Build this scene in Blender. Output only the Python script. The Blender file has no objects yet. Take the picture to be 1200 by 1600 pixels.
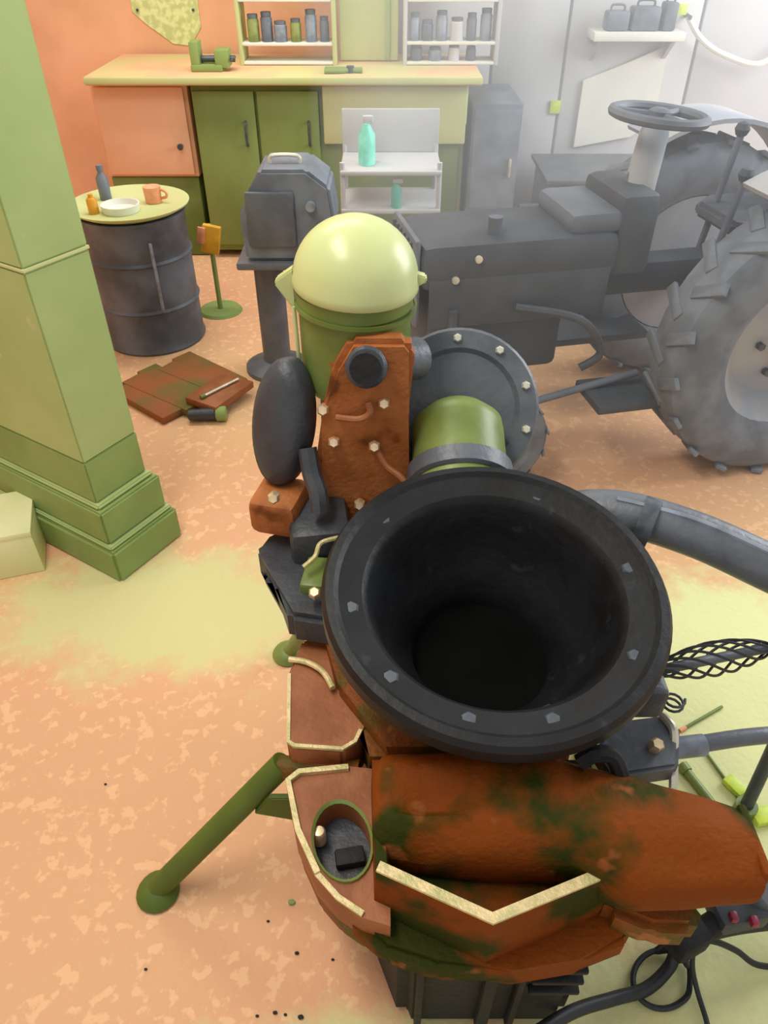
import bpy, bmesh, math, random
from mathutils import Vector as V, Matrix, noise
random.seed(7)
S = bpy.context.scene
C = S.collection
pi = math.pi

# ------------------------------------------------------------------ camera
H = 1.6
TH = math.radians(39.5)
FPX = 1155.0
cam_d = bpy.data.cameras.new('camera'); cam = bpy.data.objects.new('camera', cam_d); C.objects.link(cam)
cam.location = (0, 0, H); cam.rotation_euler = (pi/2 - TH, 0, 0)
cam_d.sensor_fit = 'VERTICAL'; cam_d.sensor_height = 36.0; cam_d.lens = 36.0*FPX/1600.0
cam_d.clip_start = 0.02
S.camera = cam

# ------------------------------------------------------------------ world, lamps, exposure
w = bpy.data.worlds.new('world'); S.world = w; w.use_nodes = True
w.node_tree.nodes['Background'].inputs[0].default_value = (1.0, 0.99, 0.97, 1)
w.node_tree.nodes['Background'].inputs[1].default_value = 0.60
def area(name, loc, target, size, power, col):
    d = bpy.data.lights.new(name, 'AREA'); d.shape = 'RECTANGLE'; d.size, d.size_y = size; d.energy = power; d.color = col
    o = bpy.data.objects.new(name, d); C.objects.link(o); o.location = loc
    o.rotation_euler = (V(target) - V(loc)).to_track_quat('-Z', 'Y').to_euler()
    return o
area('unseen_overhead_lamp', (-0.9, 1.1, 3.1), (-0.2, 1.2, 0), (1.8, 0.5), 52, (1, 0.93, 0.80))
area('unseen_overhead_lamp', (-0.7, 3.5, 3.0), (-0.7, 3.8, 0), (1.8, 0.5), 42, (1, 0.94, 0.84))  # unseen lamp added to brighten the back of the room
area('doorway_daylight', (3.4, 3.2, 2.0), (1.2, 3.4, 0.6), (2.2, 2.0), 150, (0.92, 0.96, 1.0))
S.view_settings.view_transform = 'Standard'; S.view_settings.look = 'None'
S.view_settings.gamma = 1.0; S.view_settings.use_curve_mapping = False
S.view_settings.exposure = 0.0

# ------------------------------------------------------------------ helpers
def lin(c):
    return tuple(((v/255.0)/12.92 if v/255.0 <= 0.04045 else ((v/255.0+0.055)/1.055)**2.4) for v in c)
MATS = {}
def mat(name, a, b=None, scale=8.0, rough=0.6, metal=0.0, bump=0.0, bscale=None, c3=None, s3=60.0, t3=0.66, spec=0.5, lo=0.4, hi=0.6, detail=4.0):
    if name in MATS: return MATS[name]
    m = bpy.data.materials.new(name); m.use_nodes = True; nt = m.node_tree; N = nt.nodes; L = nt.links
    p = N['Principled BSDF']; p.inputs['Roughness'].default_value = rough; p.inputs['Metallic'].default_value = metal
    p.inputs['Specular IOR Level'].default_value = spec
    cool = lambda c: (c[0]*.95, c[1], c[2]*1.08) if max(c)-min(c) < 9 and 20 < c[0] < 170 else c
    a = cool(a); b = cool(b) if b else None; c3 = cool(c3) if c3 else None
    a = lin(a)+(1,)
    tc = N.new('ShaderNodeTexCoord')
    b = lin(b)+(1,) if b else tuple(x*0.82 for x in a[:3])+(1,)
    n = N.new('ShaderNodeTexNoise'); n.inputs['Scale'].default_value = scale; n.inputs['Detail'].default_value = detail
    L.new(tc.outputs['Object'], n.inputs['Vector'])
    r = N.new('ShaderNodeValToRGB'); r.color_ramp.elements[0].position = lo; r.color_ramp.elements[1].position = hi
    r.color_ramp.elements[0].color = a; r.color_ramp.elements[1].color = b
    L.new(n.outputs['Fac'], r.inputs['Fac']); out = r.outputs['Color']
    if c3:
        n2 = N.new('ShaderNodeTexNoise'); n2.inputs['Scale'].default_value = s3; n2.inputs['Detail'].default_value = 3
        L.new(tc.outputs['Object'], n2.inputs['Vector'])
        r2 = N.new('ShaderNodeValToRGB'); r2.color_ramp.elements[0].position = t3; r2.color_ramp.elements[1].position = min(1, t3+0.06)
        L.new(n2.outputs['Fac'], r2.inputs['Fac'])
        mx = N.new('ShaderNodeMix'); mx.data_type = 'RGBA'
        L.new(r2.outputs['Color'], mx.inputs['Factor']); L.new(out, mx.inputs[6]); mx.inputs[7].default_value = lin(c3)+(1,)
        out = mx.outputs[2]
    L.new(out, p.inputs['Base Color'])
    if bump:
        nb = N.new('ShaderNodeTexNoise'); nb.inputs['Scale'].default_value = bscale or scale*6; nb.inputs['Detail'].default_value = 5
        L.new(tc.outputs['Object'], nb.inputs['Vector'])
        bp = N.new('ShaderNodeBump'); bp.inputs['Strength'].default_value = bump; bp.inputs['Distance'].default_value = 0.01
        L.new(nb.outputs['Fac'], bp.inputs['Height']); L.new(bp.outputs['Normal'], p.inputs['Normal'])
    MATS[name] = m
    return m

def me(bm, name='mesh', sharp=38):
    bmesh.ops.recalc_face_normals(bm, faces=bm.faces)
    m = bpy.data.meshes.new(name); bm.to_mesh(m); bm.free()
    m.polygons.foreach_set('use_smooth', [True]*len(m.polygons))
    m.set_sharp_from_angle(angle=math.radians(sharp))
    return m
WL = {}
def thing(name, loc, label, cat, group=None):
    o = bpy.data.objects.new(name, None); o.empty_display_size = 0.05; C.objects.link(o); o.location = loc
    o['label'] = label; o['category'] = cat
    if group: o['group'] = group
    WL[o] = V(loc); return o
def obj(name, bm, m, parent=None, label=None, cat=None, group=None, kind=None, sharp=38):
    """bm is in world coordinates; links one mesh object"""
    off = WL[parent] if parent is not None else None
    if off is None:
        cs = [v.co for v in bm.verts]
        off = V((sum(c.x for c in cs)/len(cs), sum(c.y for c in cs)/len(cs), min(c.z for c in cs)))
        loc = off
    else: loc = None
    bmesh.ops.translate(bm, verts=bm.verts, vec=-off)
    d = me(bm, name, sharp); d.materials.append(m)
    o = bpy.data.objects.new(name, d); C.objects.link(o)
    if parent is not None: o.parent = parent
    else: o.location = loc
    WL[o] = V(off)
    if label: o['label'] = label
    if cat: o['category'] = cat
    if group: o['group'] = group
    if kind: o['kind'] = kind
    return o
def inst(name, data, m, mw, parent):
    """object sharing mesh data, placed by a world matrix under parent (roots carry no rotation)"""
    if not data.materials: data.materials.append(m)
    o = bpy.data.objects.new(name, data); C.objects.link(o); o.parent = parent
    o.matrix_local = Matrix.Translation(-WL[parent]) @ mw
    WL[o] = V((0, 0, 0))
    return o
def B(): return bmesh.new()
def frame(axis, ref=None):
    z = V(axis).normalized(); r = V(ref) if ref else (V((0, 0, 1)) if abs(z.z) < 0.95 else V((1, 0, 0)))
    x = r.cross(z).normalized() if not ref else (r - z*r.dot(z)).normalized()
    y = z.cross(x)
    return Matrix((x, y, z)).transposed()
def box(bm, c, s, bev=0.0, rot=None, seg=2):
    R = rot.to_4x4() if rot is not None else Matrix()
    r = bmesh.ops.create_cube(bm, size=1.0, matrix=Matrix.Translation(c) @ R @ Matrix.Diagonal((s[0], s[1], s[2], 1)))
    if bev:
        es = list({e for v in r['verts'] for e in v.link_edges})
        bmesh.ops.bevel(bm, geom=es, offset=bev, segments=seg, affect='EDGES', profile=0.5)
    return bm
def rz(a): return Matrix.Rotation(math.radians(a), 3, 'Z')
def lathe(bm, prof, origin, axis=(0, 0, 1), seg=32, ref=None, sx=1.0, sy=1.0):
    """prof: (r, t) along axis; r = 0 closes"""
    M = frame(axis, ref); o = V(origin); rings = []
    for r, t in prof:
        if r < 1e-5: rings.append([bm.verts.new(o + M @ V((0, 0, t)))])
        else: rings.append([bm.verts.new(o + M @ V((r*sx*math.cos(2*pi*k/seg), r*sy*math.sin(2*pi*k/seg), t))) for k in range(seg)])
    for a, b in zip(rings, rings[1:]):
        if len(a) == 1 and len(b) == 1: continue
        for k in range(seg):
            k2 = (k+1) % seg
            if len(a) == 1: bm.faces.new((a[0], b[k], b[k2]))
            elif len(b) == 1: bm.faces.new((a[k], a[k2], b[0]))
            else: bm.faces.new((a[k], a[k2], b[k2], b[k]))
    return bm
def cyl(bm, p, q, r, r2=None, seg=16, bev=0.0):
    p, q = V(p), V(q); L = (q-p).length; r2 = r if r2 is None else r2
    b = bev
    pr = [(0, 0), (r-b, 0)] + ([(r, b), (r2, L-b)] if b else [(r2, L)]) + ([(r2-b, L)] if b else []) + [(0, L)]
    return lathe(bm, pr, p, q-p, seg)
def smooth_path(pts, n=6):
    P = [V(p) for p in pts]; out = []
    for i in range(len(P)-1):
        p0 = P[max(i-1, 0)]; p1 = P[i]; p2 = P[i+1]; p3 = P[min(i+2, len(P)-1)]
        for k in range(n):
            t = k/n
            out.append(0.5*((2*p1)+(-p0+p2)*t+(2*p0-5*p1+4*p2-p3)*t*t+(-p0+3*p1-3*p2+p3)*t**3))
    out.append(P[-1]); return out
def tube(bm, pts, r, seg=8, n=6, closed=False, rad=None):
    P = smooth_path(pts, n) if n else [V(p) for p in pts]
    rings = []; up = None
    for i, p in enumerate(P):
        if closed: t = (P[(i+1) % len(P)] - P[i-1]).normalized()
        else: t = (P[min(i+1, len(P)-1)] - P[max(i-1, 0)]).normalized()
        if up is None: up = V((0, 0, 1)) if abs(t.z) < 0.9 else V((1, 0, 0))
        x = (up - t*up.dot(t)).normalized(); y = t.cross(x); up = x
        rr = rad(i/(len(P)-1)) if rad else r
        rings.append([bm.verts.new(p + (x*math.cos(2*pi*k/seg) + y*math.sin(2*pi*k/seg))*rr) for k in range(seg)])
    n_ = len(rings)
    for i in range(n_ if closed else n_-1):
        a, b = rings[i], rings[(i+1) % n_]
        for k in range(seg): bm.faces.new((a[k], a[(k+1) % seg], b[(k+1) % seg], b[k]))
    if not closed: bm.faces.new(rings[0][::-1]); bm.faces.new(rings[-1])
    return bm
def prism(bm, poly, z0, z1, bev=0.0, M=None):
    """poly of (x, y), or of (x, y, dz); extruded z0..z1; M maps local to world"""
    M = M or Matrix()
    lo = [bm.verts.new(M @ V((p[0], p[1], z0 + (p[2] if len(p) > 2 else 0)))) for p in poly]
    hi = [bm.verts.new(M @ V((p[0], p[1], z1 + (p[2] if len(p) > 2 else 0)))) for p in poly]
    f = [bm.faces.new(lo[::-1]), bm.faces.new(hi)]
    n = len(poly)
    for k in range(n): f.append(bm.faces.new((lo[k], lo[(k+1) % n], hi[(k+1) % n], hi[k])))
    if bev:
        es = list({e for v in lo+hi for e in v.link_edges})
        bmesh.ops.bevel(bm, geom=es, offset=bev, segments=2, affect='EDGES')
    return bm
_s, _c = math.sin(TH), math.cos(TH)
def PZ(x, y, z):            # a point seen in the photograph, at a known height
    a = (x-600)/FPX; b = -(y-800)/FPX; d = V((a, b*_s+_c, b*_c-_s)); return V((0, 0, H)) + d*((z-H)/d.z)
def PY(x, y, Y):            # the same at a known distance
    a = (x-600)/FPX; b = -(y-800)/FPX; d = V((a, b*_s+_c, b*_c-_s)); return V((0, 0, H)) + d*(Y/d.y)

# ------------------------------------------------------------------ materials
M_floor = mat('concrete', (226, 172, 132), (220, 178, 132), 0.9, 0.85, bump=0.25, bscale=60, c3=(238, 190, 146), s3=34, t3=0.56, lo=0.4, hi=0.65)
def floor_light_patches(m, spots, col):      # paler light tints painted into the floor colour, with ragged edges
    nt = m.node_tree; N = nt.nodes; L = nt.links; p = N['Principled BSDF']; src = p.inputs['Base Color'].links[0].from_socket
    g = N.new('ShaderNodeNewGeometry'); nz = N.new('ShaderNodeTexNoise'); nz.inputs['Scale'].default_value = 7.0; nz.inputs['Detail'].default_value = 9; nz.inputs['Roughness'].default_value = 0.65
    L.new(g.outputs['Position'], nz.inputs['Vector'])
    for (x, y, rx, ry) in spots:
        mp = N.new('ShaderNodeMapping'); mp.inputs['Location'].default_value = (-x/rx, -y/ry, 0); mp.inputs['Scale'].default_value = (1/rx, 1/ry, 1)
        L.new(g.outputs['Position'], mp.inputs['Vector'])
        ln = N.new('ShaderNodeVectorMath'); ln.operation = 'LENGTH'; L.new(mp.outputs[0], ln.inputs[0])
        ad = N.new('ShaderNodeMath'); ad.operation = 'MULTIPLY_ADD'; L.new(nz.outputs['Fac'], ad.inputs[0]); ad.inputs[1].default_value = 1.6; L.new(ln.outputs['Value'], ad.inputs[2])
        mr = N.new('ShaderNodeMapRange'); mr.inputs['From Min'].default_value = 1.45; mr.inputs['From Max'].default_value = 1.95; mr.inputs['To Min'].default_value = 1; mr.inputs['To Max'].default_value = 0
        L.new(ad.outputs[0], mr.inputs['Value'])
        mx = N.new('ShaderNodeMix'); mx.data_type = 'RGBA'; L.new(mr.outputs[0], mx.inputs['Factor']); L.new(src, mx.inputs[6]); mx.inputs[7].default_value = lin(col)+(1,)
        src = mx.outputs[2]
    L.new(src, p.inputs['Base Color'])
floor_light_patches(M_floor, [(-0.62, 1.50, 0.60, 0.26), (0.62, 0.40, 0.55, 0.28), (0.0, 0.34, 0.45, 0.14)], (212, 206, 148))
floor_light_patches(M_floor, [(0.88, 0.86, 0.52, 0.56), (0.98, 1.30, 0.42, 0.34)], (222, 224, 164))
M_wallb = mat('plaster_peach', (238, 184, 146), (218, 164, 124), 1.6, 0.9)
M_wallg = mat('sheet_grey', (206, 207, 210), (190, 192, 195), 1.2, 0.6)
M_wallg2 = mat('sheet_pale', (214, 215, 217), (200, 201, 203), 1.0, 0.6)
M_olive = mat('olive_paint', (170, 188, 122), (160, 180, 114), 3, 0.75, bump=0.1, bscale=30, c3=(184, 192, 130), s3=14, t3=0.70)
M_olived = mat('olive_dark_paint', (140, 162, 94), (128, 150, 84), 4, 0.75, bump=0.1, bscale=30)
M_bench = mat('bench_olive', (128, 146, 80), (98, 116, 48), 1.3, 0.7)
M_cream = mat('cream_paint', (204, 208, 146), (192, 200, 136), 2, 0.7)
M_counter = mat('worktop_peach', (236, 186, 146), (216, 206, 146), 2.5, 0.6)
M_white = mat('white_paint', (232, 232, 222), (220, 220, 210), 3, 0.6)
M_whitebox = mat('white_card', (236, 236, 190), (222, 226, 170), 5, 0.7)
M_iron = mat('brown_cast_iron', (132, 72, 30), (86, 74, 22), 9, 0.5, bump=0.35, bscale=90, c3=(160, 100, 56), s3=16, t3=0.62, lo=0.46, hi=0.62, spec=0.2)
M_ironl = mat('brown_cast_light', (176, 108, 58), (152, 88, 40), 9, 0.6, bump=0.3, bscale=90, c3=(106, 56, 18), s3=9, t3=0.60, spec=0.3)
M_irond = mat('brown_cast_dark', (124, 60, 10), (46, 52, 4), 5.5, 0.7, bump=0.35, bscale=90, c3=(138, 78, 36), s3=12, t3=0.66, lo=0.465, hi=0.56, spec=0.15)
M_irl = mat('brown_primer', (158, 98, 58), (140, 80, 40), 12, 0.6, bump=0.2, bscale=80)
M_edge = mat('machined_edge', (228, 206, 154), (196, 188, 130), 40, 0.4, 0.1, bump=0.3, bscale=160)
M_black = mat('black_enamel', (28, 28, 29), (19, 19, 20), 10, 0.46, bump=0.15, bscale=50, c3=(40, 41, 42), s3=18, t3=0.66, spec=0.3)
M_black2 = mat('black_iron', (22, 22, 24), (14, 14, 15), 14, 0.7, bump=0.3, bscale=70)
M_boreblack = mat('bore_black', (9, 9, 9), (5, 5, 5), 10, 0.9, spec=0.1)
M_dgrey = mat('dark_grey_iron', (66, 67, 69), (54, 55, 57), 9, 0.45, bump=0.2, bscale=70)
M_mgrey = mat('grey_iron', (106, 106, 106), (92, 93, 94), 9, 0.42, bump=0.2, bscale=60)
M_oliveir = mat('olive_iron', (126, 144, 76), (100, 118, 52), 5, 0.4, bump=0.1)
M_dome = mat('cream_enamel', (204, 214, 152), (196, 206, 144), 6, 0.3)
M_bolt = mat('bright_bolt', (250, 226, 186), (226, 200, 160), 50, 0.25, 0.6)
M_boltd = mat('dull_bolt', (96, 98, 98), (80, 82, 82), 50, 0.4, 0.4)
M_trac = mat('tractor_grey', (120, 122, 124), (104, 105, 107), 5, 0.55)
M_tracd = mat('tractor_dark', (84, 85, 86), (74, 75, 76), 7, 0.6)
M_tyre = mat('tyre_rubber', (134, 134, 134), (114, 114, 114), 10, 0.9)
M_fender = mat('fender_grey', (182, 182, 182), (166, 166, 166), 5, 0.6)
M_drum = mat('drum_steel', (108, 110, 114), (76, 77, 80), 5, 0.5, 0.0, bump=0.15)
M_toolg = mat('grey_enamel', (128, 130, 132), (106, 108, 110), 7, 0.5)
M_cable = mat('black_rubber', (40, 41, 42), (30, 30, 31), 20, 0.5)
M_turq = mat('turquoise_plastic', (120, 226, 200), (150, 240, 220), 20, 0.4)
M_teal = mat('teal_plastic', (96, 186, 166), (112, 190, 170), 20, 0.4)
M_yellow = mat('yellow_card', (238, 180, 50), (214, 160, 40), 20, 0.6)
M_orange = mat('orange_plastic', (224, 160, 40), (204, 146, 40), 20, 0.5)
M_pink = mat('peach_plastic', (240, 170, 130), (226, 150, 110), 20, 0.6)
M_red = mat('red_plastic', (150, 40, 70), (120, 24, 50), 30, 0.4)
M_lime = mat('lime_plastic', (214, 236, 80), (190, 214, 70), 30, 0.5)
M_rust = mat('rusty_board', (150, 88, 48), (108, 100, 44), 4, 0.85, bump=0.4)
M_jar = mat('jar_grey', (150, 152, 154), (120, 122, 124), 18, 0.4)
M_jard = mat('tin_dark', (112, 114, 116), (96, 98, 100), 18, 0.5)
M_jarg = mat('tin_olive', (140, 150, 88), (112, 122, 62), 18, 0.5)
M_legol = mat('stand_olive', (84, 104, 32), (74, 94, 24), 6, 0.6)
M_steel = mat('bright_steel', (232, 228, 210), (210, 206, 190), 20, 0.3, 0.5)

# ------------------------------------------------------------------ the setting
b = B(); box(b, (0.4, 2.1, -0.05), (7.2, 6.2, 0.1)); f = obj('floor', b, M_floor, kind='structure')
YB = 4.95
b = B(); box(b, (-1.65, YB+0.05, 1.3), (3.1, 0.1, 2.6)); obj('wall_back', b, M_wallb, kind='structure')
b = B(); box(b, (1.95, YB+0.07, 1.3), (4.1, 0.1, 2.6)); wr = obj('wall_right_back', b, M_wallg2, kind='structure')
px_ = [-0.09, 0.62, 1.04, 1.78, 2.55, 3.3, 3.9]
for i in range(6):
    a, e = px_[i]+0.008, px_[i+1]-0.008
    b = B(); box(b, ((a+e)/2, YB+0.01, 1.3), (e-a, 0.03, 2.58), 0.006)
    obj('wall_panel', b, M_wallg if i % 2 else M_wallg2, wr)
b = B(); box(b, (-3.15, 2.1, 1.3), (0.1, 6.0, 2.6)); obj('wall_left', b, M_wallb, kind='structure')

# square olive post with stepped plinth, turned a little to the camera
cor = V((-0.80, 1.60, 0)); dr = V((0.53, 0.848, 0)); dl = V((-0.848, 0.53, 0))
def post_block(bm, inset, z0, z1, bev, Wr=0.265, Wl=0.60):
    a = cor + dr*inset + dl*inset*1.6; r_, l_ = Wr-2*inset, Wl-3.2*inset
    pts = [a, a+dr*r_, a+dr*r_+dl*l_, a+dl*l_]
    prism(bm, [(p.x, p.y) for p in pts], z0, z1, bev); return bm
post = thing('post', cor+(dr*0.15+dl*0.27), 'square olive green painted post with stepped plinth at the left edge', 'post')
post['kind'] = 'structure'
obj('plinth_block', post_block(B(), 0.0, 0.0, 0.115, 0.008), M_olived, post)
obj('plinth_moulding', post_block(B(), 0.008, 0.116, 0.128, 0.004), M_olive, post)
obj('plinth_block', post_block(B(), 0.016, 0.129, 0.245, 0.006), M_olived, post)
obj('plinth_moulding', post_block(B(), 0.026, 0.246, 0.26, 0.005), M_olive, post)
obj('plinth_block', post_block(B(), 0.036, 0.261, 0.40, 0.004), M_olived, post)
obj('shaft', post_block(B(), 0.037, 0.401, 0.94, 0.004), M_olive, post)
obj('seam_strip', post_block(B(), 0.0355, 0.941, 0.949, 0.001), M_cream, post)
obj('shaft', post_block(B(), 0.037, 0.95, 2.6, 0.004), M_olive, post)

# white box beside the post
p = PZ(52, 822, 0.15)
b = B(); box(b, (p.x-0.17, p.y+0.02, 0.075), (0.30, 0.22, 0.15), 0.004, rz(18)); wb = obj('carton', b, M_whitebox, label='white cardboard carton on the floor in front of the olive post', cat='box')
b = B(); box(b, (p.x-0.17, p.y+0.02, 0.152), (0.304, 0.224, 0.02), 0.004, rz(18)); obj('lid', b, M_whitebox, wb)

# ------------------------------------------------------------------ work bench at the back wall
YF = 4.2
bench = thing('workbench', (-0.5, 4.55, 0), 'olive fronted workbench along the peach back wall', 'workbench')
b = B(); box(b, (-0.295, 4.60, 0.46), (1.39, 0.62, 0.84), 0.006); obj('carcass', b, M_bench, bench)
for i in range(2):
    x0 = -0.99+i*0.33
    b = B(); box(b, (x0+0.165, 4.275, 0.47), (0.315, 0.03, 0.78), 0.006); d = obj('door', b, M_bench, bench)
    b = B(); tube(b, [(x0+0.27, 4.26, 0.72), (x0+0.27, 4.235, 0.71), (x0+0.27, 4.235, 0.62), (x0+0.27, 4.26, 0.61)], 0.007); obj('handle', b, M_boltd, d)
b = B(); box(b, (0.405, 4.56, 0.80), (0.05, 0.60, 0.19), 0.006); obj('drawer_box', b, M_cream, bench)
b = B(); box(b, (0.055, 4.262, 0.75), (0.74, 0.03, 0.27), 0.008); dd = obj('drawer', b, M_cream, bench)
b = B(); cyl(b, (0.055, 4.25, 0.76), (0.055, 4.22, 0.76), 0.016, 0.02); obj('knob', b, M_boltd, dd)
b = B(); box(b, (0.405, 4.6, 0.35), (0.05, 0.5, 0.70), 0.004); obj('leg', b, M_cream, bench)
b = B(); box(b, (-0.50, 4.555, 0.915), (1.98, 0.72, 0.04), 0.006); wt = obj('worktop', b, M_counter, label='long peach worktop with cream edge on the olive bench', cat='worktop')
b = B(); box(b, (-0.50, 4.19, 0.917), (1.98, 0.016, 0.03), 0.004); obj('edge_strip', b, M_cream, wt)
# peach cupboard left of the bench
cup = thing('low_cupboard', (-1.26, 4.6, 0), 'peach fronted cupboard on an olive base at the left end of the workbench', 'cupboard')
b = B(); box(b, (-1.26, 4.6, 0.665), (0.5, 0.6, 0.45), 0.006); obj('body', b, M_wallb, cup)
b = B(); box(b, (-1.26, 4.6, 0.22), (0.48, 0.58, 0.43), 0.006); obj('base', b, M_bench, cup)
b = B(); box(b, (-1.26, 4.29, 0.665), (0.46, 0.025, 0.42), 0.005); d = obj('door', b, M_wallb, cup)
b = B(); cyl(b, (-1.08, 4.28, 0.6), (-1.08, 4.25, 0.6), 0.012, 0.016); obj('knob', b, M_boltd, d)
# notice on the wall
pz = PY(250, 30, YB)
ps = thing('wall_chart', (-1.2, YB-0.01, 1.07), 'cream paper chart pinned to the peach back wall', 'chart')
b = B(); prism(b, [(-1.40, 1.5), (-1.40, 1.13), (-1.33, 1.07), (-1.20, 0.98), (-1.10, 0.97), (-1.03, 1.06), (-1.03, 1.5)], 0, 0.004, 0, Matrix(((1, 0, 0, 0), (0, 0, -1, YB-0.001), (0, 1, 0, 0), (0, 0, 0, 1)))); obj('sheet', b, mat('chart_paper', (224, 232, 168), (196, 206, 140), 30, 0.8, detail=1), ps)
for x in (-1.37, -1.06):
    b = B(); cyl(b, (x, YB-0.004, 1.14), (x, YB-0.014, 1.14), 0.007); obj('pin', b, M_boltd, ps)
# shelf unit with tins and jars (left of the cream board), and another to the right
def shelf(name, x0, x1, label, zs):
    t = thing(name, ((x0+x1)/2, 4.6, 0.935), label, 'shelf')
    for x in (x0+0.01, x1-0.01):
        b = B(); box(b, (x, 4.62, 1.25), (0.02, 0.2, 0.63), 0.003); obj('side_panel', b, M_cream if x0 < 0 else M_wallg, t)
    for z in zs:
        b = B(); box(b, ((x0+x1)/2, 4.62, z), (x1-x0-0.04, 0.2, 0.014), 0.003); obj('board', b, M_white, t)
    return t
shelf('wall_shelf', -0.76, -0.25, 'small cream shelf of tins standing on the worktop', (0.945, 1.03, 1.22))
shelf('wall_shelf', 0.10, 0.60, 'small grey shelf of jars at the right end of the worktop', (0.945, 1.035, 1.22))
def jar(x, y, z, r, h, m, label, grp, kind='jar'):
    t = thing(kind, (x, y, z), label, kind, grp)
    b = B(); lathe(b, [(0, 0), (r, 0.0), (r, h*0.78), (r*0.78, h*0.86), (r*0.78, h*0.88), (0, h*0.88)], (x, y, z), seg=16); obj('body', b, m, t)
    b = B(); lathe(b, [(0, h*0.86), (r*0.88, h*0.86), (r*0.88, h), (0, h)], (x, y, z), seg=16); obj('lid', b, M_jard, t)
    return t
nm = ['first', 'second', 'third', 'fourth', 'fifth', 'sixth']
for i, (x, r, h, m) in enumerate([(-0.46, .028, .10, M_jarg), (-0.61, .03, .13, M_jard), (-0.54, .034, .09, M_jar), (-0.68, .03, .12, M_jarg), (-0.38, .03, .14, M_jar), (-0.31, .024, .11, M_jard)]):
    jar(x, 4.57, 1.038, r, h, m, '%s tin from the left on the raised board of the cream shelf' % nm[i], 'tins on the cream shelf', 'tin')
for i, (x, r, h, m) in enumerate([(0.16, .026, .12, M_jar), (0.225, .03, .09, M_jard), (0.30, .03, .13, M_jar), (0.38, .034, .10, M_wallg), (0.455, .026, .12, M_jard), (0.53, .03, .14, M_jar)]):
    jar(x, 4.57, 1.043, r, h, m, '%s jar from the left on the raised board of the grey shelf' % nm[i], 'jars on the grey shelf')
for i, (x, r, h, m) in enumerate([(0.17, .03, .07, M_jard), (0.27, .034, .06, M_jar), (0.37, .03, .07, M_wallg), (0.46, .026, .065, M_jard)]):
    jar(x, 4.57, 0.953, r, h, m, '%s low jar from the left at the foot of the grey shelf' % nm[i], 'low jars under the grey shelf')
# cream board leaning between the shelves
b = B(); box(b, (-0.08, 4.68, 1.30), (0.31, 0.02, 0.72), 0.004, Matrix.Rotation(math.radians(-4), 3, 'X')); pb = obj('board', b, M_cream, label='tall cream board standing between the two shelves', cat='board')
b = B(); box(b, (0.02, 4.66, 1.30), (0.025, 0.012, 0.70), 0.003, Matrix.Rotation(math.radians(-4), 3, 'X')); obj('batten', b, M_olive, pb)
# bench vice and tools on the worktop
vz = 0.936
vi = thing('bench_vice', (-0.86, 4.36, vz), 'dark olive bench vice clamped to the worktop edge', 'vice')
b = B(); box(b, (-0.90, 4.38, vz+0.015), (0.16, 0.12, 0.03), 0.005); obj('base', b, M_olived, vi)
b = B(); box(b, (-0.955, 4.38, vz+0.075), (0.045, 0.11, 0.11), 0.008); obj('fixed_jaw', b, M_olived, vi)
b = B(); box(b, (-0.82, 4.38, vz+0.055), (0.07, 0.11, 0.08), 0.008); obj('sliding_jaw', b, M_olived, vi)
b = B(); cyl(b, (-0.94, 4.38, vz+0.05), (-0.76, 4.38, vz+0.05), 0.015); obj('screw', b, M_boltd, vi)
b = B(); cyl(b, (-0.77, 4.32, vz+0.05), (-0.77, 4.44, vz+0.05), 0.006); obj('bar', b, M_boltd, vi)
pl = thing('pliers', (-0.2, 4.3, vz), 'pair of dark pliers lying on the worktop edge', 'pliers')
for s in (-1, 1):
    b = B(); tube(b, [(-0.30, 4.30+s*0.03, vz+0.012), (-0.22, 4.30+s*0.025, vz+0.012), (-0.17, 4.30, vz+0.012), (-0.11, 4.30-s*0.012, vz+0.012)], 0.012); obj('handle', b, M_olived, pl)
b = B(); cyl(b, (-0.17, 4.30, vz), (-0.17, 4.30, vz+0.03), 0.02); obj('rivet', b, M_boltd, pl)

# ------------------------------------------------------------------ right background
t = thing('wall_ledge', (1.4, 4.85, 1.03), 'white wall ledge carrying dark tools behind the steering wheel', 'shelf')
b = B(); box(b, (1.395, 4.85, 1.035), (0.50, 0.19, 0.045), 0.006); obj('board', b, M_white, t)
for x in (1.19, 1.6):
    b = B(); prism(b, [(4.93, 1.01), (4.79, 1.01), (4.93, 0.9)], x-0.01, x+0.01, 0, Matrix(((0, 0, 1, 0), (1, 0, 0, 0), (0, 1, 0, 0), (0, 0, 0, 1)))); obj('bracket', b, M_wallg, t)
for i, (x, sx, sz, m, l) in enumerate([(1.27, .12, .09, M_toolg, 'grey power tool case at the left of the white wall ledge'), (1.42, .15, .11, M_jard, 'dark grey tool case in the middle of the white wall ledge'), (1.55, .07, .13, M_jard, 'narrow dark tin at the right of the white wall ledge')]):
    b = B(); box(b, (x, 4.83, 1.0585+sz/2), (sx, 0.11, sz), 0.012); o = obj('tool_case', b, m, label=l, cat='case', group='cases on the wall ledge')
    b = B(); tube(b, [(x-sx*.3, 4.83, 1.0585+sz), (x-sx*.25, 4.83, 1.0585+sz+.025), (x+sx*.25, 4.83, 1.0585+sz+.025), (x+sx*.3, 4.83, 1.0585+sz)], 0.006); obj('handle', b, m, o)
b = B(); box(b, (1.63, 4.86, 1.15), (0.05, 0.01, 0.05), 0.002); obj('note', b, M_lime, label='small yellow note above the right end of the wall ledge', cat='note')
b = B(); box(b, (1.02, 4.935, 0.66), (0.06, 0.01, 0.07), 0.002); obj('note', b, M_lime, label='small yellow note low on the grey wall panel', cat='note')
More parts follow.
